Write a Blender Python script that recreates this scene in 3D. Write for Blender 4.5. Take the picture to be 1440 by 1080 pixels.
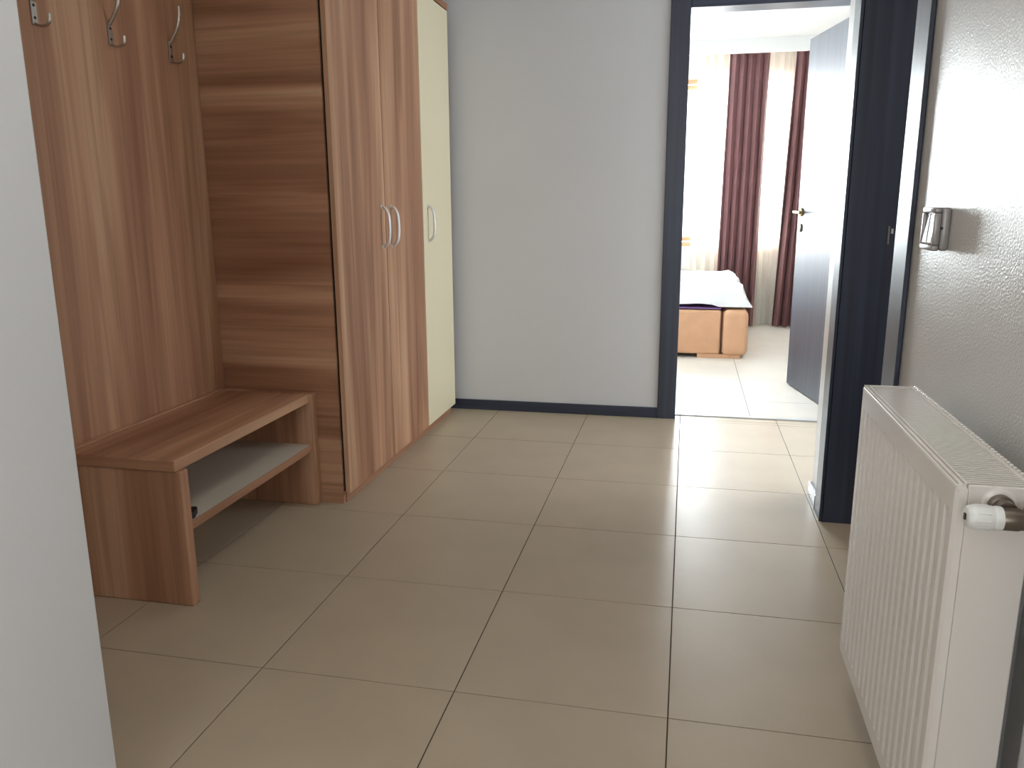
import bpy, bmesh, math, random
from mathutils import Matrix, Vector, noise

random.seed(7)
scene = bpy.context.scene
COL = scene.collection
for o in list(bpy.data.objects):
    bpy.data.objects.remove(o)

# ------------------------------------------------------------------ camera
cam_data = bpy.data.cameras.new('camera')
cam = bpy.data.objects.new('camera', cam_data)
COL.objects.link(cam)
F = Vector((-0.20696132, 0.95375809, -0.21797367))
RT = Vector((0.97751483, 0.21078637, -0.00581972))
UP = Vector((-0.04039527, 0.21427695, 0.9759373))
m = Matrix((RT, UP, -F)).transposed().to_4x4()
m.translation = Vector((0, 0, 1.084))
cam.matrix_world = m
cam_data.sensor_fit = 'HORIZONTAL'
cam_data.sensor_width = 36.0
cam_data.lens = 1126.21 / 1440 * 36.0
cam_data.clip_start = 0.02
scene.camera = cam

# ------------------------------------------------------------------ world, lights, exposure
world = bpy.data.worlds.new('world')
scene.world = world
world.use_nodes = True
bg = world.node_tree.nodes['Background']
bg.inputs[0].default_value = (0.93, 0.97, 1.0, 1)
bg.inputs[1].default_value = 4.5


def area_light(name, loc, target, sx, sy, power, color):
    d = bpy.data.lights.new(name, 'AREA')
    d.shape = 'RECTANGLE'
    d.size, d.size_y = sx, sy
    d.energy = power
    d.color = color
    o = bpy.data.objects.new(name, d)
    COL.objects.link(o)
    o.location = loc
    o.rotation_euler = (Vector(target) - Vector(loc)).to_track_quat('-Z', 'Y').to_euler()
    return o


# daylight through the bedroom window; then unseen fill lights added for the hall
area_light('bedroom_daylight', (-0.35, 8.25, 1.7), (-0.25, 4.5, 0.9), 3.4, 2.2, 1200, (0.91, 0.96, 1.0))
area_light('hall_fill', (-0.2, -3.3, 1.5), (-0.2, 0, 1.2), 1.4, 2.0, 4, (1.0, 0.97, 0.94))  # added fill from behind the camera
area_light('side_room_fill', (2.15, 1.6, 1.5), (0.5, 2.2, 1.1), 1.6, 1.3, 18, (1.0, 0.97, 0.94))  # added fill shining out of the side room, no window there
area_light('near_right_fill', (1.2, -0.85, 1.25), (-0.5, -0.6, 1.0), 0.9, 1.9, 34, (1.0, 0.97, 0.94))  # added fill from the right, lifts the niche and bench end
area_light('recess_fill', (2.0, 3.58, 1.3), (0.0, 3.58, 1.2), 0.9, 2.0, 14, (0.93, 0.97, 1.0))  # added fill from the unseen recess, lifts wardrobe doors and end wall
scene.view_settings.view_transform = 'Standard'
scene.view_settings.look = 'None'
scene.view_settings.gamma = 1.0
scene.view_settings.use_curve_mapping = False
scene.view_settings.exposure = 0.0


# ------------------------------------------------------------------ materials
def S(r, g, b):
    """sRGB 0..255 to linear"""
    def c(v):
        v /= 255.0
        return v / 12.92 if v <= 0.04045 else ((v + 0.055) / 1.055) ** 2.4
    return (c(r), c(g), c(b), 1.0)


MATS = {}


def base_mat(name):
    mt = bpy.data.materials.new(name)
    mt.use_nodes = True
    MATS[name] = mt
    nt = mt.node_tree
    return mt, nt, nt.nodes['Principled BSDF'], nt.nodes.new, nt.links.new


def paint(name, col, rough=0.5, var=0.04, scale=6.0, bump=0.0, bump_scale=200.0, metal=0.0, spec=0.5, coat=0.0, bump_dist=0.002):
    mt, nt, p, N, Lk = base_mat(name)
    tc = N('ShaderNodeTexCoord')
    nz = N('ShaderNodeTexNoise')
    nz.inputs['Scale'].default_value = scale
    nz.inputs['Detail'].default_value = 5
    Lk(tc.outputs['Object'], nz.inputs['Vector'])
    rp = N('ShaderNodeValToRGB')
    rp.color_ramp.elements[0].position = 0.3
    rp.color_ramp.elements[1].position = 0.7
    rp.color_ramp.elements[0].color = [c * (1 - var) for c in col[:3]] + [1]
    rp.color_ramp.elements[1].color = [min(1, c * (1 + var)) for c in col[:3]] + [1]
    Lk(nz.outputs['Fac'], rp.inputs[0])
    Lk(rp.outputs[0], p.inputs['Base Color'])
    p.inputs['Roughness'].default_value = rough
    p.inputs['Metallic'].default_value = metal
    p.inputs['Specular IOR Level'].default_value = spec
    p.inputs['Coat Weight'].default_value = coat
    if bump:
        n2 = N('ShaderNodeTexNoise')
        n2.inputs['Scale'].default_value = bump_scale
        n2.inputs['Detail'].default_value = 3
        Lk(tc.outputs['Object'], n2.inputs['Vector'])
        bp = N('ShaderNodeBump')
        bp.inputs['Strength'].default_value = bump
        bp.inputs['Distance'].default_value = bump_dist
        Lk(n2.outputs['Fac'], bp.inputs['Height'])
        Lk(bp.outputs[0], p.inputs['Normal'])
    return mt


def wood(name, axis, cols, offset=(0, 0, 0), rough=0.45, across=7.0):
    """veneer with long streaks along `axis`"""
    mt, nt, p, N, Lk = base_mat(name)
    tc = N('ShaderNodeTexCoord')
    mp = N('ShaderNodeMapping')
    sc = [across] * 3
    sc['XYZ'.index(axis)] = 0.45
    mp.inputs['Scale'].default_value = sc
    mp.inputs['Location'].default_value = offset
    Lk(tc.outputs['Object'], mp.inputs['Vector'])
    n1 = N('ShaderNodeTexNoise')
    n1.inputs['Scale'].default_value = 1.0
    n1.inputs['Detail'].default_value = 3
    n1.inputs['Roughness'].default_value = 0.55
    n1.inputs['Distortion'].default_value = 0.6
    Lk(mp.outputs[0], n1.inputs['Vector'])
    rp = N('ShaderNodeValToRGB')
    els = rp.color_ramp.elements
    pos = [0.28, 0.42, 0.52, 0.60, 0.74]
    while len(els) < len(cols):
        els.new(0.5)
    for e, q, c in zip(els, pos, cols):
        e.position = q
        e.color = c
    Lk(n1.outputs['Fac'], rp.inputs[0])
    # fine dark pores
    mp2 = N('ShaderNodeMapping')
    sc2 = [70.0] * 3
    sc2['XYZ'.index(axis)] = 1.6
    mp2.inputs['Scale'].default_value = sc2
    Lk(tc.outputs['Object'], mp2.inputs['Vector'])
    n2 = N('ShaderNodeTexNoise')
    n2.inputs['Scale'].default_value = 1.0
    n2.inputs['Detail'].default_value = 4
    n2.inputs['Distortion'].default_value = 0.4
    Lk(mp2.outputs[0], n2.inputs['Vector'])
    r2 = N('ShaderNodeValToRGB')
    r2.color_ramp.elements[0].position = 0.32
    r2.color_ramp.elements[0].color = (0.72, 0.70, 0.68, 1)
    r2.color_ramp.elements[1].position = 0.6
    r2.color_ramp.elements[1].color = (1, 1, 1, 1)
    Lk(n2.outputs['Fac'], r2.inputs[0])
    # growth lines
    mp3 = N('ShaderNodeMapping')
    sc3 = [22.0] * 3
    sc3['XYZ'.index(axis)] = 0.7
    mp3.inputs['Scale'].default_value = sc3
    mp3.inputs['Location'].default_value = [q + 3.3 for q in offset]
    Lk(tc.outputs['Object'], mp3.inputs['Vector'])
    n3 = N('ShaderNodeTexNoise')
    n3.inputs['Scale'].default_value = 1.0
    n3.inputs['Detail'].default_value = 2
    n3.inputs['Distortion'].default_value = 0.8
    Lk(mp3.outputs[0], n3.inputs['Vector'])
    r3 = N('ShaderNodeValToRGB')
    r3.color_ramp.elements[0].position = 0.33
    r3.color_ramp.elements[0].color = (0.70, 0.66, 0.62, 1)
    r3.color_ramp.elements[1].position = 0.47
    r3.color_ramp.elements[1].color = (1, 1, 1, 1)
    Lk(n3.outputs['Fac'], r3.inputs[0])
    mx = N('ShaderNodeMix')
    mx.data_type = 'RGBA'
    mx.blend_type = 'MULTIPLY'
    mx.inputs[0].default_value = 0.65
    Lk(rp.outputs[0], mx.inputs[6])
    Lk(r2.outputs[0], mx.inputs[7])
    mx2 = N('ShaderNodeMix')
    mx2.data_type = 'RGBA'
    mx2.blend_type = 'MULTIPLY'
    mx2.inputs[0].default_value = 0.6
    Lk(mx.outputs[2], mx2.inputs[6])
    Lk(r3.outputs[0], mx2.inputs[7])
    Lk(mx2.outputs[2], p.inputs['Base Color'])
    p.inputs['Roughness'].default_value = rough
    p.inputs['Specular IOR Level'].default_value = 0.35
    return mt


WALNUT = [S(142, 98, 74), S(164, 120, 93), S(182, 138, 109), S(194, 152, 121), S(208, 170, 138)]
wood('walnut_vertical', 'Z', WALNUT)
wood('walnut_vertical_b', 'Z', WALNUT, (5.1, 2.7, 1.3))
wood('walnut_vertical_c', 'Z', WALNUT, (1.7, 7.9, 4.2))
wood('walnut_crosswise', 'X', WALNUT, (0.4, 3.1, 8.8))
wood('walnut_lengthwise', 'Y', WALNUT, (2.2, 0.3, 6.1))
WENGE = [S(44, 50, 64), S(48, 55, 70), S(53, 59, 75), S(57, 64, 80), S(63, 69, 85)]
wood('wenge', 'Z', WENGE, rough=0.4, across=16)
MATS['wenge'].node_tree.nodes['Principled BSDF'].inputs['Specular IOR Level'].default_value = 0.5
wood('wenge_across', 'X', WENGE, rough=0.4, across=16)

paint('wall_paint', S(207, 209, 211), 0.6, 0.015, 2.0, 0.12, 260)
paint('glossy_wall_paint', S(200, 198, 194), 0.34, 0.02, 2.0, 0.5, 210, spec=0.6)
paint('bedroom_paint', S(240, 238, 234), 0.7, 0.01, 2.0)
paint('ceiling_paint', S(236, 236, 234), 0.8, 0.01, 2.0)
paint('grout', S(70, 62, 53), 0.9, 0.1, 40)
paint('tile_glaze', S(183, 168, 146), 0.36, 0.05, 5.0, 0.03, 60, spec=0.5)
paint('bedroom_tile', S(226, 220, 210), 0.45, 0.03, 5.0)
paint('cream_lacquer', S(226, 218, 188), 0.35, 0.01, 3.0)
paint('white_laminate', S(205, 198, 184), 0.5, 0.02, 3.0)
paint('gap_shade_black', S(22, 17, 15), 0.9, 0.05, 3.0)  # painted shade for the wardrobe gap
paint('brushed_nickel', S(190, 184, 176), 0.28, 0.05, 60, metal=1.0)
paint('satin_handle', S(214, 214, 214), 0.35, 0.03, 60, metal=0.6)
paint('dark_nickel', S(128, 118, 108), 0.3, 0.06, 50, metal=1.0)
paint('brass', S(190, 170, 120), 0.3, 0.06, 50, metal=1.0)
paint('radiator_enamel', S(218, 213, 206), 0.24, 0.02, 3.0)
paint('valve_plastic', S(222, 224, 220), 0.35, 0.02, 3.0)
paint('grey_pipe', S(168, 168, 168), 0.45, 0.05, 12.0)
paint('dark_plastic', S(46, 36, 34), 0.5, 0.05, 20)
paint('switch_grey', S(150, 146, 144), 0.3, 0.02, 8, metal=0.3)
paint('switch_rocker', S(140, 136, 136), 0.16, 0.02, 8, metal=0.5)
paint('threshold_metal', S(196, 198, 200), 0.32, 0.03, 40, metal=0.8)
paint('baseboard_gloss', S(84, 86, 92), 0.2, 0.04, 10)
paint('leather', S(205, 158, 122), 0.5, 0.05, 12, 0.3, 350)
paint('leather_dark_seam', S(90, 55, 42), 0.7, 0.05, 12)
paint('duvet_cotton', S(226, 226, 227), 0.85, 0.01, 4, 0.25, 22, bump_dist=0.02)
paint('purple_cotton', S(140, 104, 168), 0.85, 0.05, 6)
paint('mattress_cotton', S(230, 226, 218), 0.85, 0.02, 6)
paint('window_wood', S(212, 148, 112), 0.45, 0.08, 14)
paint('curtain_satin', S(136, 99, 100), 0.42, 0.07, 9, 0.1, 500, spec=0.6)


def sheer_mat():
    mt, nt, p, N, Lk = base_mat('sheer_voile')
    out = nt.nodes['Material Output']
    tc = N('ShaderNodeTexCoord')
    nz = N('ShaderNodeTexNoise')
    nz.inputs['Scale'].default_value = 8
    Lk(tc.outputs['Object'], nz.inputs['Vector'])
    rp = N('ShaderNodeValToRGB')
    rp.color_ramp.elements[0].color = S(250, 246, 238)
    rp.color_ramp.elements[1].color = S(253, 250, 244)
    Lk(nz.outputs['Fac'], rp.inputs[0])
    df = N('ShaderNodeBsdfDiffuse')
    tl = N('ShaderNodeBsdfTranslucent')
    tp = N('ShaderNodeBsdfTransparent')
    Lk(rp.outputs[0], df.inputs[0])
    Lk(rp.outputs[0], tl.inputs[0])
    m1 = N('ShaderNodeMixShader')
    m1.inputs[0].default_value = 0.5
    Lk(df.outputs[0], m1.inputs[1])
    Lk(tl.outputs[0], m1.inputs[2])
    m2 = N('ShaderNodeMixShader')
    m2.inputs[0].default_value = 0.78
    Lk(tp.outputs[0], m2.inputs[1])
    Lk(m1.outputs[0], m2.inputs[2])
    Lk(m2.outputs[0], out.inputs[0])


def glass_mat():
    mt, nt, p, N, Lk = base_mat('window_glass')
    out = nt.nodes['Material Output']
    tp = N('ShaderNodeBsdfTransparent')
    tp.inputs[0].default_value = (0.96, 0.98, 0.98, 1)
    gl = N('ShaderNodeBsdfGlossy')
    gl.inputs['Roughness'].default_value = 0.02
    fr = N('ShaderNodeFresnel')
    fr.inputs[0].default_value = 1.45
    mx = N('ShaderNodeMixShader')
    Lk(fr.outputs[0], mx.inputs[0])
    Lk(tp.outputs[0], mx.inputs[1])
    Lk(gl.outputs[0], mx.inputs[2])
    Lk(mx.outputs[0], out.inputs[0])


sheer_mat()
glass_mat()


# ------------------------------------------------------------------ geometry helpers (world coordinates)
def box(bm, x0, x1, y0, y1, z0, z1, bev=0.0, seg=2):
    t = bmesh.new()
    bmesh.ops.create_cube(t, size=1.0)
    for v in t.verts:
        v.co = Vector(((x0 + x1) / 2 + v.co.x * (x1 - x0), (y0 + y1) / 2 + v.co.y * (y1 - y0), (z0 + z1) / 2 + v.co.z * (z1 - z0)))
    if bev:
        bmesh.ops.bevel(t, geom=list(t.edges), offset=bev, segments=seg, profile=0.5, affect='EDGES')
    merge(bm, t)
    return bm


def merge(bm, t):
    me = bpy.data.meshes.new('tmp')
    t.to_mesh(me)
    t.free()
    bm.from_mesh(me)
    bpy.data.meshes.remove(me)


def nb():
    return bmesh.new()


def bx(*a, **k):
    return box(nb(), *a, **k)


def tube(bm, pts, r, seg=10, flat=1.0):
    """round bar along a path; r a number or one radius per point; flat squeezes the section sideways"""
    pts = [Vector(p) for p in pts]
    rs = r if isinstance(r, (list, tuple)) else [r] * len(pts)
    rings = []
    prev = None
    for i, p in enumerate(pts):
        a = pts[max(i - 1, 0)]
        b = pts[min(i + 1, len(pts) - 1)]
        t = (b - a).normalized()
        if prev is None:
            ref = Vector((0, 1, 0)) if abs(t.y) < 0.8 else Vector((0, 0, 1))
            u = (ref - t * ref.dot(t)).normalized()
        else:
            u = (prev - t * prev.dot(t)).normalized()
        prev = u
        w = t.cross(u)
        rings.append([bm.verts.new(p + (u * math.cos(k * 2 * math.pi / seg) + w * flat * math.sin(k * 2 * math.pi / seg)) * rs[i]) for k in range(seg)])
    for a, b in zip(rings, rings[1:]):
        for k in range(seg):
            bm.faces.new((a[k], a[(k + 1) % seg], b[(k + 1) % seg], b[k]))
    bm.faces.new(rings[0][::-1])
    bm.faces.new(rings[-1])
    bmesh.ops.recalc_face_normals(bm, faces=bm.faces[:])
    return bm


def lathe(bm, base, axis, prof, seg=24):
    """prof: list of (distance along axis, radius)"""
    ax = Vector(axis).normalized()
    base = Vector(base)
    return tube(bm, [base + ax * d for d, _ in prof], [max(r, 1e-4) for _, r in prof], seg)


def prism(bm, poly, z0, z1):
    """poly of (x, y) extruded along z"""
    a = [bm.verts.new((x, y, z0)) for x, y in poly]
    b = [bm.verts.new((x, y, z1)) for x, y in poly]
    n = len(poly)
    for i in range(n):
        bm.faces.new((a[i], a[(i + 1) % n], b[(i + 1) % n], b[i]))
    bm.faces.new(a[::-1])
    bm.faces.new(b)
    bmesh.ops.recalc_face_normals(bm, faces=bm.faces[:])
    return bm


def smoothed(pts, n=6):
    """Catmull-Rom through the points"""
    P = [Vector(p) for p in pts]
    P = [P[0] * 2 - P[1]] + P + [P[-1] * 2 - P[-2]]
    out = []
    for i in range(1, len(P) - 2):
        for k in range(n):
            t = k / n
            p0, p1, p2, p3 = P[i - 1:i + 3]
            out.append(0.5 * ((2 * p1) + (p2 - p0) * t + (2 * p0 - 5 * p1 + 4 * p2 - p3) * t * t + (3 * p1 - p0 - 3 * p2 + p3) * t ** 3))
    out.append(P[-2])
    return out


def obj(name, bm, mat, root=None, parent=None, smooth=False):
    """links a bmesh given in world coordinates; origin at its root's origin"""
    if root is not None:
        bmesh.ops.translate(bm, verts=bm.verts, vec=-root.location)
    me = bpy.data.meshes.new(name)
    if smooth:
        for f in bm.faces:
            f.smooth = True
    bm.to_mesh(me)
    bm.free()
    me.materials.append(MATS[mat])
    if smooth:
        me.set_sharp_from_angle(angle=math.radians(40))
    o = bpy.data.objects.new(name, me)
    COL.objects.link(o)
    if root is not None:
        o.parent = parent if parent is not None else root
    return o


def thing(name, label, cat, loc, group=None, kind=None):
    o = bpy.data.objects.new(name, None)
    o.empty_display_size = 0.1
    COL.objects.link(o)
    o.location = loc
    tag(o, label, cat, group, kind)
    return o


def tag(o, label=None, cat=None, group=None, kind=None):
    for k, v in (('label', label), ('category', cat), ('group', group), ('kind', kind)):
        if v:
            o[k] = v
    return o


def struct(name, bm, mat, label=None, cat=None):
    return tag(obj(name, bm, mat), label, cat, None, 'structure')


# ------------------------------------------------------------------ the setting
XR = 0.50          # hall side of the right wall
YB = 4.10          # hall side of the end wall
HC = 2.50          # hall ceiling
BC = 2.40          # bedroom ceiling
XL = -1.69

floor = struct('floor', bx(-1.83, 2.34, -3.14, 4.17, -0.08, -0.002), 'grout', 'beige tiled hall floor', 'floor')
PX, PY, Y0 = 0.48, 0.4981, 1.5677
GAP = 0.0014


def tile_mesh(w, d):
    t = bx(-w / 2, w / 2, -d / 2, d / 2, -0.010, 0.0)
    top = [e for e in t.edges if all(v.co.z > -0.001 for v in e.verts)]
    bmesh.ops.bevel(t, geom=top, offset=0.0005, segments=1, affect='EDGES')
    me = bpy.data.meshes.new('tile')
    t.to_mesh(me)
    t.free()
    return me


def lay_tiles(parent, regions, px, py, ox, oy, mat):
    cache = {}
    for (rx0, rx1, ry0, ry1) in regions:
        for i in range(math.floor((rx0 - ox) / px), math.ceil((rx1 - ox) / px)):
            for j in range(math.floor((ry0 - oy) / py), math.ceil((ry1 - oy) / py)):
                x0, x1 = max(rx0, ox + i * px) + GAP, min(rx1, ox + (i + 1) * px) - GAP
                y0, y1 = max(ry0, oy + j * py) + GAP, min(ry1, oy + (j + 1) * py) - GAP
                if x1 - x0 < 0.006 or y1 - y0 < 0.006:
                    continue
                key = (round(x1 - x0, 4), round(y1 - y0, 4))
                if key not in cache:
                    me = tile_mesh(*key)
                    me.materials.append(MATS[mat])
                    cache[key] = me
                o = bpy.data.objects.new('tile', cache[key])
                COL.objects.link(o)
                o.location = ((x0 + x1) / 2, (y0 + y1) / 2, random.uniform(-0.0003, 0.0))
                o.parent = parent


lay_tiles(floor, [(-1.69, 1.5, Y0 + 3 * PY, YB), (-1.69, 0.48, 1.10, Y0 + 3 * PY), (0.48, XR, 1.10, 2.10), (0.48, 0.74, 2.10, 2.80), (0.48, XR, 2.80, Y0 + 3 * PY), (-0.985, XR, -0.9, 1.10), (-0.03, 0.80, YB, 4.165)], PX, PY, 0.0, Y0, 'tile_glaze')

bed_floor = struct('floor_bedroom', bx(-2.4, 1.7, 4.17, 8.0, -0.08, -0.003), 'grout', 'pale bedroom floor', 'floor')
lay_tiles(bed_floor, [(-2.2, 1.5, 4.24, 7.70), (-0.03, 0.80, 4.20, 4.24)], 0.60, 0.60, 0.357, 4.20 + 0.36, 'bedroom_tile')

# hall walls
w = nb()
box(w, XR, 0.74, -3.0, -1.3, 0, HC)
box(w, XR, 0.74, -1.3, -0.42, 2.05, HC)  # over an unseen opening added to let the fill light in
box(w, XR, 0.74, -0.42, 2.095, 0, HC)
box(w, XR, 0.74, 2.095, 2.80, 2.03, HC)
box(w, XR, 1.5, 2.80, 3.06, 0, HC)
struct('wall_right', w, 'glossy_wall_paint', 'glossy off-white painted wall behind the radiator', 'wall')
w = nb()
box(w, 1.5, 1.64, 2.80, 3.12, 0, HC)
box(w, 1.5, 1.64, 4.04, 4.24, 0, HC)
box(w, 1.5, 1.64, 3.12, 4.04, 2.1, HC)  # over an unseen opening added for the recess fill
struct('wall_recess', w, 'wall_paint')
w = nb()
box(w, XL, -0.045, YB, 4.24, 0, HC)
box(w, 0.815, 1.5, YB, 4.24, 0, HC)
box(w, -0.045, 0.815, YB, 4.24, 1.995, HC)
struct('wall_back', w, 'wall_paint', 'grey painted end wall beside the bedroom doorway', 'wall')
struct('wall_left', bx(-1.83, XL, 1.10, 4.24, 0, HC), 'wall_paint')
struct('wall_niche', bx(-1.83, -0.985, -3.0, 1.10, 0, HC, bev=0.004), 'wall_paint', 'white wall end beside the coat niche', 'wall')
# hall end behind the camera, its unseen opening added to let light in
w = nb()
box(w, -1.83, -0.95, -3.14, -3.0, 0, HC)
box(w, 0.48, 0.74, -3.14, -3.0, 0, HC)
box(w, -0.95, 0.48, -3.14, -3.0, 2.35, HC)
box(w, -0.95, 0.48, -3.14, -3.0, 0, 0.35)
struct('wall_front', w, 'wall_paint')
struct('ceiling', bx(-1.83, 2.34, -3.14, 4.24, HC, HC + 0.1), 'ceiling_paint')
# side room behind the right-hand doorway, brightened by an added fill light
w = nb()
box(w, 2.2, 2.34, 0.3, 2.94, 0, HC)
box(w, 0.74, 2.2, 0.3, 0.44, 0, HC)
box(w, 1.5, 2.2, 2.80, 2.94, 0, HC)
struct('wall_side_room', w, 'wall_paint')
# bedroom shell
struct('wall_bedroom_left', bx(-2.34, -2.2, 4.24, 7.70, 0, BC), 'bedroom_paint')
struct('wall_bedroom_right', bx(1.5, 1.64, 4.24, 7.70, 0, BC), 'bedroom_paint')
struct('wall_bedroom_front', bx(-2.34, XL - 0.14, 4.10, 4.24, 0, BC), 'bedroom_paint')
struct('ceiling_bedroom', bx(-2.34, 1.64, 4.24, 7.95, BC, BC + 0.1), 'ceiling_paint')
WX0, WX1, WZ0, WZ1 = -1.75, 0.86, 0.70, 2.17
w = nb()
box(w, -2.34, WX0, 7.70, 7.95, 0, BC)
box(w, WX1, 1.64, 7.70, 7.95, 0, BC)
box(w, WX0, WX1, 7.70, 7.95, 0, WZ0)
box(w, WX0, WX1, 7.70, 7.95, WZ1, BC)
struct('wall_window', w, 'bedroom_paint')
struct('trim_1', bx(-2.2, 1.5, 7.24, 7.27, 2.29, BC), 'ceiling_paint', 'white curtain pelmet under the bedroom ceiling', 'pelmet')

# window with wooden casements
win = thing('window_1', 'bright bedroom window with orange-brown wooden frame', 'window', (-0.45, 7.78, WZ0), kind='structure')
f = nb()
box(f, WX0, WX1, 7.74, 7.82, WZ0, WZ0 + 0.04)
box(f, WX0, WX1, 7.74, 7.82, WZ1 - 0.04, WZ1)
for x in (WX0, -0.94, 0.11, WX1 - 0.05):
    box(f, x, x + 0.05, 7.742, 7.818, WZ0 + 0.04, WZ1 - 0.04)
obj('window_frame', f, 'window_wood', win)
cells = [(WX0 + 0.05, -0.94), (-0.89, 0.11), (0.16, WX1 - 0.05)]
for a, b in cells:
    s = nb()
    z0, z1 = WZ0 + 0.05, WZ1 - 0.05
    box(s, a, b, 7.73, 7.79, z0, z0 + 0.04)
    box(s, a, b, 7.73, 7.79, z1 - 0.04, z1)
    box(s, a, a + 0.04, 7.732, 7.788, z0 + 0.04, z1 - 0.04)
    box(s, b - 0.04, b, 7.732, 7.788, z0 + 0.04, z1 - 0.04)
    sash = obj('sash', s, 'window_wood', win)
    obj('pane', bx(a + 0.04, b - 0.04, 7.757, 7.763, z0 + 0.04, z1 - 0.04), 'window_glass', win, sash)
# unseen glazing added behind the camera as a source for the hall
win = thing('added_window_2', 'unseen glazing added at the hall end', 'window', (-0.23, -3.07, 0.35), kind='structure')
f = nb()
for a in ((-0.95, -0.89), (-0.265, -0.205), (0.42, 0.48)):
    box(f, a[0], a[1], -3.10, -3.04, 0.35, 2.35)
box(f, -0.95, 0.48, -3.10, -3.04, 0.35, 0.41)
box(f, -0.95, 0.48, -3.10, -3.04, 2.29, 2.35)
obj('window_frame', f, 'window_wood', win)

# ------------------------------------------------------------------ bedroom doorway
d1 = thing('door_1', 'dark wenge bedroom door standing open into the bright bedroom', 'door', (0.38, YB, 0), kind='structure')
for a, b, z0, z1, mt, nm in ((-0.118, -0.026, 0, 2.062, 'wenge', 'casing'), (0.796, 0.888, 0, 2.062, 'wenge', 'casing'), (-0.026, 0.796, 1.972, 2.062, 'wenge_across', 'casing')):
    obj(nm, bx(a, b, YB - 0.014, YB - 0.0005, z0, z1, bev=0.003), mt, d1)
for a, b, z0, z1, mt in ((-0.044, -0.03, 0, 1.975, 'wenge'), (0.80, 0.814, 0, 1.975, 'wenge'), (-0.044, 0.814, 1.976, 1.99, 'wenge_across')):
    obj('jamb', bx(a, b, YB + 0.0005, 4.2395, z0, z1), mt, d1)
# leaf swung about its hinge into the bedroom
HX, HY = 0.792, 4.27
lx, ly = 0.630, 5.062
ang = math.atan2(ly - HY, lx - HX)
LW = math.hypot(lx - HX, ly - HY)
ML = Matrix.Translation((HX, HY, 0)) @ Matrix.Rotation(ang, 4, 'Z')


def leaf_space(bm):
    bmesh.ops.transform(bm, matrix=ML, verts=bm.verts)
    return bm


leaf = obj('leaf', leaf_space(bx(0, LW, -0.04, 0.0, 0.008, 1.985, bev=0.002)), 'wenge', d1)
for z in (0.25, 1.75):
    obj('hinge', leaf_space(lathe(nb(), (-0.012, 0.006, z - 0.05), (0, 0, 1), [(0, 0.007), (0.1, 0.007)], 10)), 'brushed_nickel', d1, leaf)
for s, yy in ((1, 0.0), (-1, -0.04)):
    h = nb()
    lathe(h, (LW - 0.06, yy, 1.035), (0, s, 0), [(0, 0.025), (0.008, 0.025), (0.010, 0.021), (0.012, 0.010), (0.045, 0.009)], 18)
    tube(h, smoothed([(LW - 0.06, yy + s * 0.045, 1.035), (LW - 0.085, yy + s * 0.050, 1.035), (LW - 0.18, yy + s * 0.050, 1.032)], 4), [0.009] * 9, 10)
    obj('door_handle', leaf_space(h), 'brass', d1, leaf, smooth=True)
    k = nb()
    lathe(k, (LW - 0.06, yy, 0.945), (0, s, 0), [(0, 0.024), (0.006, 0.024), (0.008, 0.02)], 18)
    obj('keyhole_rosette', leaf_space(k), 'dark_nickel', d1, leaf, smooth=True)
lk = nb()
box(lk, LW - 0.001, LW + 0.012, -0.027, -0.013, 1.028, 1.046, bev=0.002)
box(lk, LW - 0.001, LW + 0.002, -0.031, -0.009, 0.90, 1.10)
obj('latch', leaf_space(lk), 'brass', d1, leaf)

struct('trim_2', bx(-0.03, 0.80, 4.166, 4.199, -0.003, 0.006, bev=0.002), 'threshold_metal', 'metal threshold strip under the bedroom doorway', 'threshold')
struct('baseboard_back', bx(-1.66, -0.119, YB - 0.012, YB - 0.0005, 0.0, 0.055, bev=0.003), 'wenge_across', 'dark baseboard along the end wall', 'baseboard')
struct('baseboard_right', bx(XR - 0.014, XR - 0.0005, 2.90, 3.06, 0.0, 0.055, bev=0.003), 'baseboard_gloss', 'short glossy baseboard at the wall corner', 'baseboard')

# ------------------------------------------------------------------ doorway in the right wall
d2 = thing('door_2', 'dark wenge door frame in the right-hand wall', 'door', (0.6, 2.45, 0), kind='structure')
obj('jamb', bx(XR - 0.002, 0.76, 2.786, 2.7995, 0, 2.03), 'wenge', d2)
obj('jamb', bx(XR - 0.002, 0.76, 2.0955, 2.109, 0, 2.03), 'wenge', d2)
obj('jamb', bx(XR - 0.002, 0.76, 2.109, 2.786, 2.016, 2.0295), 'wenge_across', d2)
obj('casing', bx(XR - 0.013, XR - 0.0025, 2.79, 2.895, 0, 2.11, bev=0.002), 'wenge', d2)
obj('casing', bx(XR - 0.013, XR - 0.0025, 1.985, 2.105, 0, 2.11, bev=0.002), 'wenge', d2)
obj('casing', bx(XR - 0.013, XR - 0.0025, 2.105, 2.79, 2.02, 2.11, bev=0.002), 'wenge', d2)
sp = obj('strike_plate', bx(0.6225, 0.6275, 2.7835, 2.7862, 0.955, 1.012), 'brushed_nickel', d2)
obj('latch_hole', bx(0.631, 0.638, 2.7825, 2.7862, 0.988, 1.004, bev=0.001), 'satin_handle', d2, sp)

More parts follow.
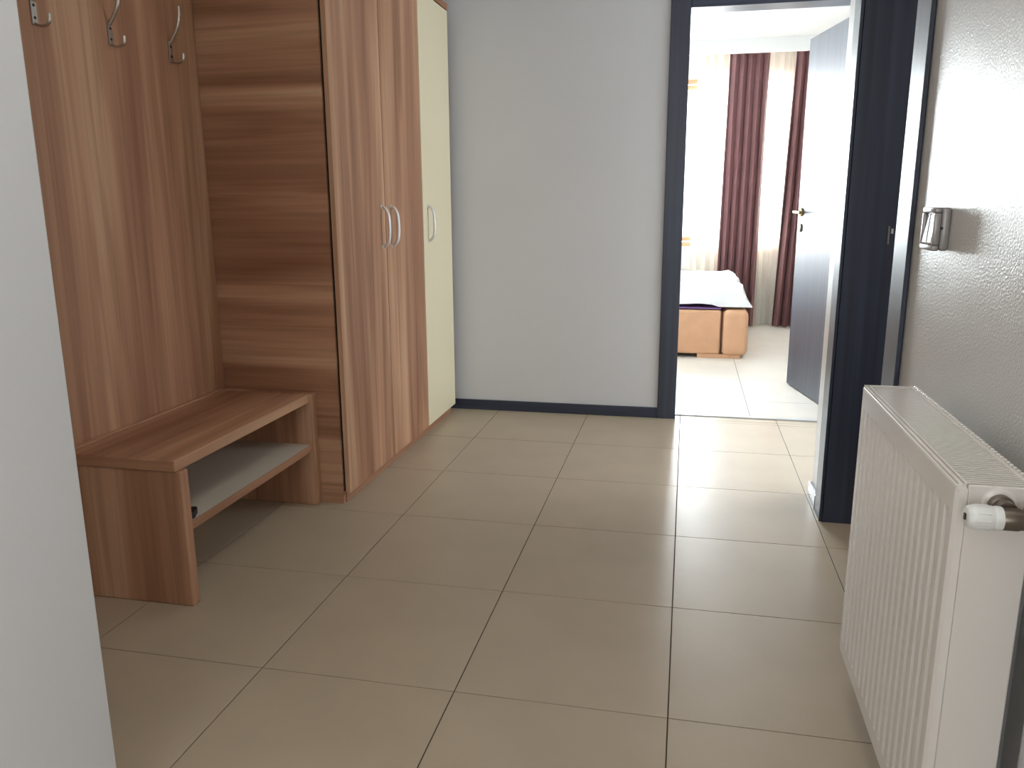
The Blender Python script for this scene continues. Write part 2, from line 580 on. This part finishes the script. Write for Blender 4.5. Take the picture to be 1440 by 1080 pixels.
# ------------------------------------------------------------------ wardrobe
WXF = -1.187
wd = thing('wardrobe', 'tall walnut wardrobe with two wooden doors and one cream door', 'wardrobe', (-1.42, 3.3, 0))
YS = 2.625
obj('side_panel', bx(-1.688, WXF - 0.027, YS, YS + 0.018, 0.0, 2.0115), 'walnut_crosswise', wd)
obj('side_panel', bx(-1.688, WXF - 0.027, 4.010, 4.028, 0.0, 2.0115), 'walnut_crosswise', wd)
obj('back_panel', bx(-1.688, -1.683, YS + 0.018, 4.010, 0.04, 1.98), 'white_laminate', wd)
obj('top_panel', bx(-1.688, WXF - 0.0, YS + 0.0005, 4.04, 2.012, 2.040, bev=0.001), 'walnut_lengthwise', wd)
obj('bottom_panel', bx(-1.683, WXF - 0.022, YS + 0.018, 4.010, 0.045, 0.063), 'walnut_lengthwise', wd)
obj('partition', bx(-1.683, WXF - 0.022, 3.565, 3.583, 0.063, 2.0115), 'walnut_crosswise', wd)
obj('plinth', bx(WXF - 0.040, WXF - 0.022, YS + 0.018, 4.010, 0.0, 0.045), 'walnut_lengthwise', wd)
obj('gap_shade_strip', bx(WXF - 0.0268, WXF - 0.0182, YS + 0.010, 4.02, 0.045, 2.0), 'gap_shade_black', wd)  # black strip stands in for the shade between side panel and doors
doors = [(2.626, 3.096, 'walnut_vertical_b', 3.056, 1), (3.103, 3.570, 'walnut_vertical_c', 3.160, 1), (3.577, 4.030, 'cream_lacquer', 3.645, 1)]
for i, (a, b, mt, hy, _) in enumerate(doors):
    dr = obj('door', bx(WXF - 0.018, WXF, a, b, 0.042, 2.005, bev=0.0012, seg=1), mt, wd)
    if i == 2:
        dr['label'] = 'cream lacquered wardrobe door'
    hd = nb()
    tube(hd, smoothed([(WXF, hy, 0.925), (WXF + 0.014, hy, 0.929), (WXF + 0.028, hy, 0.952), (WXF + 0.032, hy, 1.0), (WXF + 0.028, hy, 1.052), (WXF + 0.014, hy, 1.076), (WXF, hy, 1.080)], 5), 0.0062, 10)
    for z in (0.925, 1.080):
        lathe(hd, (WXF, hy, z), (1, 0, 0), [(0, 0.009), (0.003, 0.009), (0.004, 0.007)], 14)
    obj('handle', hd, 'satin_handle', wd, dr, smooth=True)

# ------------------------------------------------------------------ coat rack panel with hooks
XP = -1.665
cr = thing('coat_rack', 'tall walnut wall panel with three metal coat hooks', 'coat rack', (XP, 1.86, 0))
obj('panel', bx(XL + 0.001, XP, 1.112, YS - 0.003, 0.0, 2.03), 'walnut_vertical', cr)


def hook(y):
    z = 1.575
    pl = nb()
    box(pl, XP, XP + 0.004, y - 0.010, y + 0.010, z - 0.032, z + 0.032, bev=0.0015)
    hk = obj('hook', pl, 'brushed_nickel', cr)
    up = smoothed([(XP + 0.003, y, z + 0.026), (XP + 0.016, y, z + 0.044), (XP + 0.034, y, z + 0.072), (XP + 0.044, y, z + 0.105), (XP + 0.046, y, z + 0.135)], 5)
    n = len(up)
    obj('upper_arm', tube(nb(), up, [0.0062 - 0.0012 * i / n for i in range(n)], 10, flat=0.7), 'brushed_nickel', cr, hk, smooth=True)
    lo = smoothed([(XP + 0.003, y, z - 0.028), (XP + 0.018, y, z - 0.034), (XP + 0.036, y, z - 0.033), (XP + 0.046, y, z - 0.024), (XP + 0.048, y, z - 0.006)], 5)
    obj('lower_arm', tube(nb(), lo, 0.0045, 10, flat=0.7), 'brushed_nickel', cr, hk, smooth=True)
    for dz in (-0.014, 0.016):
        obj('screw', lathe(nb(), (XP + 0.0035, y, z + dz), (1, 0, 0), [(0, 0.004), (0.0012, 0.004), (0.002, 0.003)], 12), 'dark_plastic', cr, hk)


for y in (1.905, 2.190, 2.475):
    hook(y)

# ------------------------------------------------------------------ bench
bn = thing('shoe_bench', 'low walnut shoe bench with a white-topped open shelf', 'bench', (-1.48, 2.2, 0))
BF = -1.300
top = nb()
box(top, -1.66, BF - 0.012, 1.800, 2.588, 0.392, 0.424, bev=0.003)
bt = obj('bench_top', top, 'walnut_lengthwise', bn)
obj('edge_band', bx(-1.658, BF - 0.015, 1.7985, 1.8005, 0.395, 0.421), 'walnut_crosswise', bn, bt)
obj('end_panel', bx(-1.66, BF, 1.803, 1.838, 0.0, 0.392, bev=0.004), 'walnut_vertical_b', bn)
obj('end_panel', bx(-1.66, BF, 2.588, 2.622, 0.0, 0.424, bev=0.004), 'walnut_vertical_c', bn)
sh = obj('shelf', bx(-1.655, BF - 0.012, 1.838, 2.588, 0.211, 0.235), 'white_laminate', bn)
sh['label'] = 'white shelf board with a walnut front edge'
obj('edge_band', bx(BF - 0.012, BF - 0.009, 1.838, 2.588, 0.211, 0.2355), 'walnut_lengthwise', bn, sh)
c = nb()
prism(c, [(BF - 0.016, 1.8385), (BF - 0.016, 1.872), (BF - 0.030, 1.905), (BF - 0.044, 1.905), (BF - 0.064, 1.8385)], 0.2357, 0.254)
cb = obj('corner_bracket', c, 'dark_plastic', bn)
cb['label'] = 'small dark plastic corner bracket'
obj('back_rail', bx(-1.6645, -1.646, 1.838, 2.588, 0.424, 0.430, bev=0.002), 'walnut_lengthwise', bn)

# ------------------------------------------------------------------ radiator
RX, RB = 0.360, 0.455
RY0, RY1, RZ0, RZ1 = 1.10, 1.70, 0.138, 0.7225
rd = thing('radiator', 'white panel radiator with ribbed front below the light switch', 'radiator', (0.41, 1.4, 0))
fp = nb()
prof = [(RX + 0.014, RY0), (RX + 0.004, RY0 + 0.001), (RX, RY0 + 0.006)]
n = 17
pitch = (RY1 - RY0 - 0.03) / n
for i in range(n):
    y = RY0 + 0.015 + pitch * (i + 0.5)
    for dx, dy in ((0, -0.0080), (0.0075, -0.0050), (0.0075, 0.0050), (0, 0.0080)):
        prof.append((RX + dx, y + dy))
prof += [(RX, RY1 - 0.006), (RX + 0.004, RY1 - 0.001), (RX + 0.014, RY1)]
prism(fp, prof, RZ0 + 0.030, RZ1 - 0.042)
plain = prof[:3] + prof[-3:]
prism(fp, plain, RZ1 - 0.042, RZ1 - 0.006)
prism(fp, plain, RZ0, RZ0 + 0.030)
tube(fp, [(RX + 0.0065, RY0 + 0.002, RZ1 - 0.0065), (RX + 0.0065, RY1 - 0.002, RZ1 - 0.0065)], 0.0062, 12)
obj('front_panel', fp, 'radiator_enamel', rd)
bpn = nb()
box(bpn, RB - 0.014, RB, RY0 + 0.004, RY1 - 0.004, RZ0, RZ1 - 0.012, bev=0.004)
obj('back_panel', bpn, 'radiator_enamel', rd)
for a, b in ((RY0 + 0.0005, RY0 + 0.006), (RY1 - 0.006, RY1 - 0.0005)):
    obj('side_cover', bx(RX + 0.0145, RB - 0.0005, a, b, RZ0 + 0.01, RZ1 - 0.0005, bev=0.002), 'radiator_enamel', rd)
fr = nb()
box(fr, RX + 0.002, RX + 0.007, RY0 + 0.004, RY1 - 0.002, RZ1 - 0.005, RZ1 + 0.002, bev=0.001)
box(fr, RX + 0.011, RX + 0.015, RY0 + 0.007, RY1 - 0.007, RZ1 - 0.010, RZ1 + 0.001, bev=0.001)
box(fr, RX + 0.007, RX + 0.011, RY0 + 0.006, RY1 - 0.006, RZ1 - 0.012, RZ1 - 0.006)
box(fr, RB - 0.006, RB, RY0 + 0.006, RY1 - 0.006, RZ1 - 0.010, RZ1 + 0.001, bev=0.001)
box(fr, RX + 0.002, RB, RY1 - 0.006, RY1 - 0.001, RZ1 - 0.004, RZ1 + 0.002, bev=0.001)
obj('top_rail', fr, 'radiator_enamel', rd)
gr = nb()
k = 0
y = RY0 + 0.010
while y < RY1 - 0.010:
    box(gr, RX + 0.015, RB - 0.006, y, y + 0.0052, RZ1 - 0.008, RZ1 - 0.001)
    y += 0.0088
for x in (RX + 0.030, RX + 0.052, RX + 0.074):
    box(gr, x, x + 0.003, RY0 + 0.007, RY1 - 0.007, RZ1 - 0.0078, RZ1 - 0.0035)
tag(obj('grille', gr, 'radiator_enamel', rd), kind='stuff')
cl = nb()
y = RY0 + 0.012
while y < RY1 - 0.012:
    box(cl, RB - 0.002, RB + 0.003, y, y + 0.006, RZ1 - 0.006, RZ1 + 0.0045, bev=0.0012, seg=1)
    y += 0.0125
tag(obj('clip_row', cl, 'radiator_enamel', rd), kind='stuff')
fin = nb()
y = RY0 + 0.02
while y < RY1 - 0.02:
    box(fin, RX + 0.014, RB - 0.014, y, y + 0.0015, RZ0 + 0.04, RZ1 - 0.03)
    y += 0.022
tag(obj('convector_fins', fin, 'radiator_enamel', rd), kind='stuff')
for y in (RY0 + 0.12, RY1 - 0.12):
    br = nb()
    box(br, RB - 0.0005, XR - 0.0005, y - 0.02, y + 0.02, RZ0 + 0.03, RZ1 - 0.075)
    obj('wall_bracket', br, 'grey_pipe', rd)
obj('port_ring', lathe(nb(), (0.412, RY0 + 0.002, 0.698), (0, -1, 0), [(0, 0.0215), (0.004, 0.0215), (0.006, 0.018), (0.0055, 0.016)], 28), 'radiator_enamel', rd, smooth=True)
vb = nb()
lathe(vb, (0.412, RY0 - 0.001, 0.698), (0, -1, 0), [(0, 0.0155), (0.012, 0.0155), (0.014, 0.013), (0.030, 0.0135)], 24)
lathe(vb, (0.400, RY0 - 0.036, 0.692), (1, 0, 0), [(0, 0.0135), (0.004, 0.0150), (0.022, 0.0150), (0.026, 0.0135), (0.030, 0.0135)], 24)
vb_o = obj('valve_body', vb, 'dark_nickel', rd, smooth=True)
obj('union_nut', lathe(nb(), (0.431, RY0 - 0.036, 0.692), (1, 0, 0), [(0, 0.0165), (0.002, 0.018), (0.016, 0.018), (0.018, 0.0165)], 6), 'brass', rd, vb_o)
hd = nb()
lathe(hd, (0.403, RY0 - 0.036, 0.692), (-1, 0, 0), [(0, 0.0155), (0.007, 0.0160), (0.008, 0.0152), (0.010, 0.0150), (0.011, 0.0158), (0.033, 0.0162), (0.039, 0.0140), (0.041, 0.0110), (0.0405, 0.004)], 32)
for i in range(10):
    a = i * 2 * math.pi / 10
    yy, zz = RY0 - 0.036 + math.cos(a) * 0.0156, 0.692 + math.sin(a) * 0.0156
    tube(hd, [(0.388, yy, zz), (0.372, yy, zz)], 0.0012, 6)
tv = obj('thermostat_head', hd, 'valve_plastic', rd, smooth=True)
obj('cap_slot', bx(0.3605, 0.3625, RY0 - 0.0385, RY0 - 0.0335, 0.688, 0.696), 'dark_plastic', rd, tv)
pp = smoothed([(0.448, RY0 - 0.036, 0.692), (0.466, RY0 - 0.036, 0.690), (0.4745, RY0 - 0.036, 0.672), (0.475, RY0 - 0.036, 0.64), (0.475, RY0 - 0.036, 0.3), (0.475, RY0 - 0.036, 0.001)], 5)
obj('pipe', tube(nb(), pp, 0.0105, 14), 'grey_pipe', rd, smooth=True)

# ------------------------------------------------------------------ light switch
sw = thing('light_switch', 'grey surface-mounted double light switch on the glossy wall', 'switch', (XR, 1.774, 1.033))
b = bx(XR - 0.018, XR - 0.0005, 1.730, 1.820, 0.991, 1.075, bev=0.006, seg=3)
obj('back_box', b, 'switch_grey', sw, smooth=True)
f = nb()
for a0, a1, c0, c1 in ((1.730, 1.820, 1.064, 1.075), (1.730, 1.820, 0.991, 1.002), (1.730, 1.742, 1.002, 1.064), (1.808, 1.820, 1.002, 1.064)):
    box(f, XR - 0.031, XR - 0.0185, a0, a1, c0, c1, bev=0.003, seg=2)
obj('frame', f, 'switch_grey', sw, smooth=True)
for a0, a1 in ((1.743, 1.7745), (1.7755, 1.807)):
    t = bx(XR - 0.0285, XR - 0.019, a0, a1, 1.003, 1.063, bev=0.003)
    for v in t.verts:
        if v.co.x < XR - 0.027:
            v.co.x += 0.002 * (v.co.z - 1.033) / 0.03
    obj('rocker', t, 'switch_rocker', sw)
obj('screw_hole', lathe(nb(), (XR - 0.0165, 1.7305, 1.035), (0, -1, 0), [(0, 0.003), (0.0008, 0.003)], 10), 'dark_plastic', sw)

# ------------------------------------------------------------------ ceiling lamp added to light the hall (unseen, above the frame)
lp = thing('added_lamp', 'unseen round ceiling lamp added to light the hall', 'lamp', (-0.1, 0.9, HC))
obj('added_lamp_base', lathe(nb(), (-0.1, 0.9, HC - 0.0005), (0, 0, -1), [(0, 0.30), (0.025, 0.30), (0.03, 0.29)], 40), 'satin_handle', lp, smooth=True)
obj('added_lamp_diffuser', lathe(nb(), (-0.1, 0.9, HC - 0.031), (0, 0, -1), [(0, 0.285), (0.02, 0.275), (0.03, 0.24)], 40), 'valve_plastic', lp, smooth=True)
ld = bpy.data.lights.new('added_lamp_light', 'AREA')
ld.shape = 'DISK'
ld.size = 0.55
ld.energy = 9
ld.color = (1.0, 0.95, 0.89)
lo_ = bpy.data.objects.new('added_lamp_light', ld)
COL.objects.link(lo_)
lo_.location = (-0.1, 0.9, HC - 0.066)

# ------------------------------------------------------------------ bed
bd = thing('bed', 'tan leather bed frame with thick padded corner', 'bed', (-0.6, 6.6, 0))
obj('side_rail', bx(-1.70, 0.258, 5.835, 5.92, 0.030, 0.345, bev=0.018, seg=3), 'leather', bd, smooth=True)
obj('side_rail', bx(-1.70, 0.258, 7.30, 7.385, 0.030, 0.345, bev=0.018, seg=3), 'leather', bd, smooth=True)
fb = bx(0.264, 0.445, 5.825, 7.395, 0.018, 0.350, bev=0.045, seg=4)
obj('foot_board', fb, 'leather', bd, smooth=True)
obj('head_board', bx(-1.86, -1.70, 5.825, 7.395, 0.018, 0.350, bev=0.04, seg=4), 'leather', bd, smooth=True)
for x, y in ((0.10, 5.85), (-1.6, 5.85), (0.10, 7.30), (-1.6, 7.30)):
    obj('leg', bx(x, x + 0.30 if x > 0 else x + 0.1, y, y + 0.07, 0.0, 0.0305), 'leather', bd)
obj('slat_base', bx(-1.69, 0.262, 5.93, 7.29, 0.16, 0.20), 'leather_dark_seam', bd)
obj('corner_seam', bx(0.2585, 0.2635, 5.838, 5.85, 0.03, 0.34), 'leather_dark_seam', bd)
mt_o = obj('mattress', bx(-1.68, 0.25, 5.93, 7.28, 0.2005, 0.345, bev=0.03, seg=3), 'mattress_cotton', smooth=True)
tag(mt_o, 'thick pale mattress lying inside the tan leather bed frame', 'mattress')


def cloth_top(nx, ny, fx, thick):
    """closed sheet over a grid: fx(u, v) gives the top point"""
    bm = nb()
    T = [[bm.verts.new(fx(i / nx, j / ny)) for j in range(ny + 1)] for i in range(nx + 1)]
    B = [[bm.verts.new(T[i][j].co + Vector(thick)) for j in range(ny + 1)] for i in range(nx + 1)]
    for i in range(nx):
        for j in range(ny):
            bm.faces.new((T[i][j], T[i + 1][j], T[i + 1][j + 1], T[i][j + 1]))
            bm.faces.new((B[i][j], B[i][j + 1], B[i + 1][j + 1], B[i + 1][j]))
    for i in range(nx):
        bm.faces.new((T[i][0], B[i][0], B[i + 1][0], T[i + 1][0]))
        bm.faces.new((T[i][ny], T[i + 1][ny], B[i + 1][ny], B[i][ny]))
    for j in range(ny):
        bm.faces.new((T[0][j], T[0][j + 1], B[0][j + 1], B[0][j]))
        bm.faces.new((T[nx][j], B[nx][j], B[nx][j + 1], T[nx][j + 1]))
    bmesh.ops.recalc_face_normals(bm, faces=bm.faces[:])
    return bm


def sheet_pt(u, v):
    x = -1.66 + u * 1.915
    y = 5.865 + v * 1.42
    z = 0.3595 + 0.003 * min(1, v * 14) + 0.003 * noise.noise((x * 5, y * 6, 1.0))
    return (x, y, z)


ps = obj('bed_sheet', cloth_top(60, 30, sheet_pt, (0, 0, -0.006)), 'purple_cotton', smooth=True)
tag(ps, 'purple sheet showing between the white duvet and leather rail', 'sheet')


def duvet_pt(u, v):
    # u along the bed to its foot, v from the near side to the window side
    e = min(v, 1 - v) * 1.53
    r = (1 - u) * 1.66
    x = -1.2 + u * 1.66
    y = 5.866 + v * 1.51
    se = math.sin(min(1, e / 0.07) * math.pi / 2)
    sr = math.sin(min(1, r / 0.07) * math.pi / 2)
    edge = min(se, sr)
    hem = 0.388 + 0.010 * math.sin(x * 9 + 0.7) + 0.006 * noise.noise((x * 12, y * 6, 3.0))
    if x > 0.18:
        hem -= 0.030 * min(1, (x - 0.18) / 0.1)
    top = 0.50 + 0.030 * noise.noise((x * 2.0, y * 2.0, 4.0)) + 0.03 * min(1, e / 0.5)
    top += 0.028 * noise.noise((x * 6.5, y * 5.0, 9.0)) + 0.014 * noise.noise((x * 15, y * 9.0, 2.0))
    z = max(0.376, hem + (top - hem) * edge)
    y += 0.030 * noise.noise((x * 7, 0.3, z * 14)) * (1 - 0.6 * se) * (1 if v < 0.5 else -1) * (0 if e > 0.2 else 1)
    x += 0.025 * noise.noise((0, y * 6, z * 10)) * (0 if r > 0.2 else 1) - 0.06 * v * (1 if r < 0.3 else 0) * (1 - r / 0.3)
    return (x, max(y, 5.858), z)


dv = obj('duvet', cloth_top(90, 70, duvet_pt, (0, 0, -0.008)), 'duvet_cotton', smooth=True)
tag(dv, 'crumpled white duvet spread over the leather bed', 'duvet')


# ------------------------------------------------------------------ curtains
def drape(name, label, cat, mat, xt0, xt1, xb0, xb1, y, z0, z1, folds, amp, group=None, th=0.003, seed=0.0, n=None):
    nx = n or folds * 10
    nz = 26
    bm = nb()

    def pt(i, j, dy):
        u, t = i / nx, j / nz            # t from the top down
        wob = 0.25 * noise.noise((u * 3.0, t * 1.6, seed))
        ph = (u * folds + wob * t) * 2 * math.pi
        a = amp * (0.55 + 0.45 * t) * (1 + 0.4 * noise.noise((u * 5, t * 1.2, seed + 5)))
        x0 = xt0 + (xb0 - xt0) * t
        x1 = xt1 + (xb1 - xt1) * t
        x = x0 + (x1 - x0) * (u + 0.16 / folds * math.sin(2 * ph) * 0.5)
        return (x, y + a * math.sin(ph) + dy, z1 + (z0 - z1) * t)
    A = [[bm.verts.new(pt(i, j, 0)) for j in range(nz + 1)] for i in range(nx + 1)]
    B = [[bm.verts.new(pt(i, j, th)) for j in range(nz + 1)] for i in range(nx + 1)]
    for i in range(nx):
        for j in range(nz):
            bm.faces.new((A[i][j], A[i + 1][j], A[i + 1][j + 1], A[i][j + 1]))
            bm.faces.new((B[i][j], B[i][j + 1], B[i + 1][j + 1], B[i + 1][j]))
    for i in range(nx):
        bm.faces.new((A[i][0], B[i][0], B[i + 1][0], A[i + 1][0]))
        bm.faces.new((A[i][nz], A[i + 1][nz], B[i + 1][nz], B[i][nz]))
    for j in range(nz):
        bm.faces.new((A[0][j], A[0][j + 1], B[0][j + 1], B[0][j]))
        bm.faces.new((A[nx][j], B[nx][j], B[nx][j + 1], A[nx][j + 1]))
    bmesh.ops.recalc_face_normals(bm, faces=bm.faces[:])
    o = obj(name, bm, mat, smooth=True)
    return tag(o, label, cat, group)


struct('trim_3', bx(-2.15, 1.45, 7.44, 7.48, BC - 0.03, BC), 'ceiling_paint', 'curtain track under the bedroom ceiling', 'track')
struct('trim_4', bx(-2.15, 1.45, 7.56, 7.60, BC - 0.03, BC), 'ceiling_paint', 'rear curtain track under the bedroom ceiling', 'track')
drape('curtain', 'brown satin curtain hanging behind the bed', 'curtain', 'curtain_satin', 0.292, 0.617, 0.27, 0.60, 7.45, 0.012, BC - 0.031, 5, 0.038, 'brown curtains', seed=1.3)
drape('curtain', 'brown satin curtain hanging beside the open bedroom door', 'curtain', 'curtain_satin', 0.83, 1.16, 0.765, 1.10, 7.45, 0.012, BC - 0.031, 5, 0.045, 'brown curtains', seed=6.1)
drape('sheer_curtain', 'sheer off-white voile curtain across the bedroom window', 'curtain', 'sheer_voile', 0.03, 1.35, 0.03, 1.35, 7.58, 0.015, BC - 0.031, 17, 0.018, th=0.001, seed=3.0, n=170)
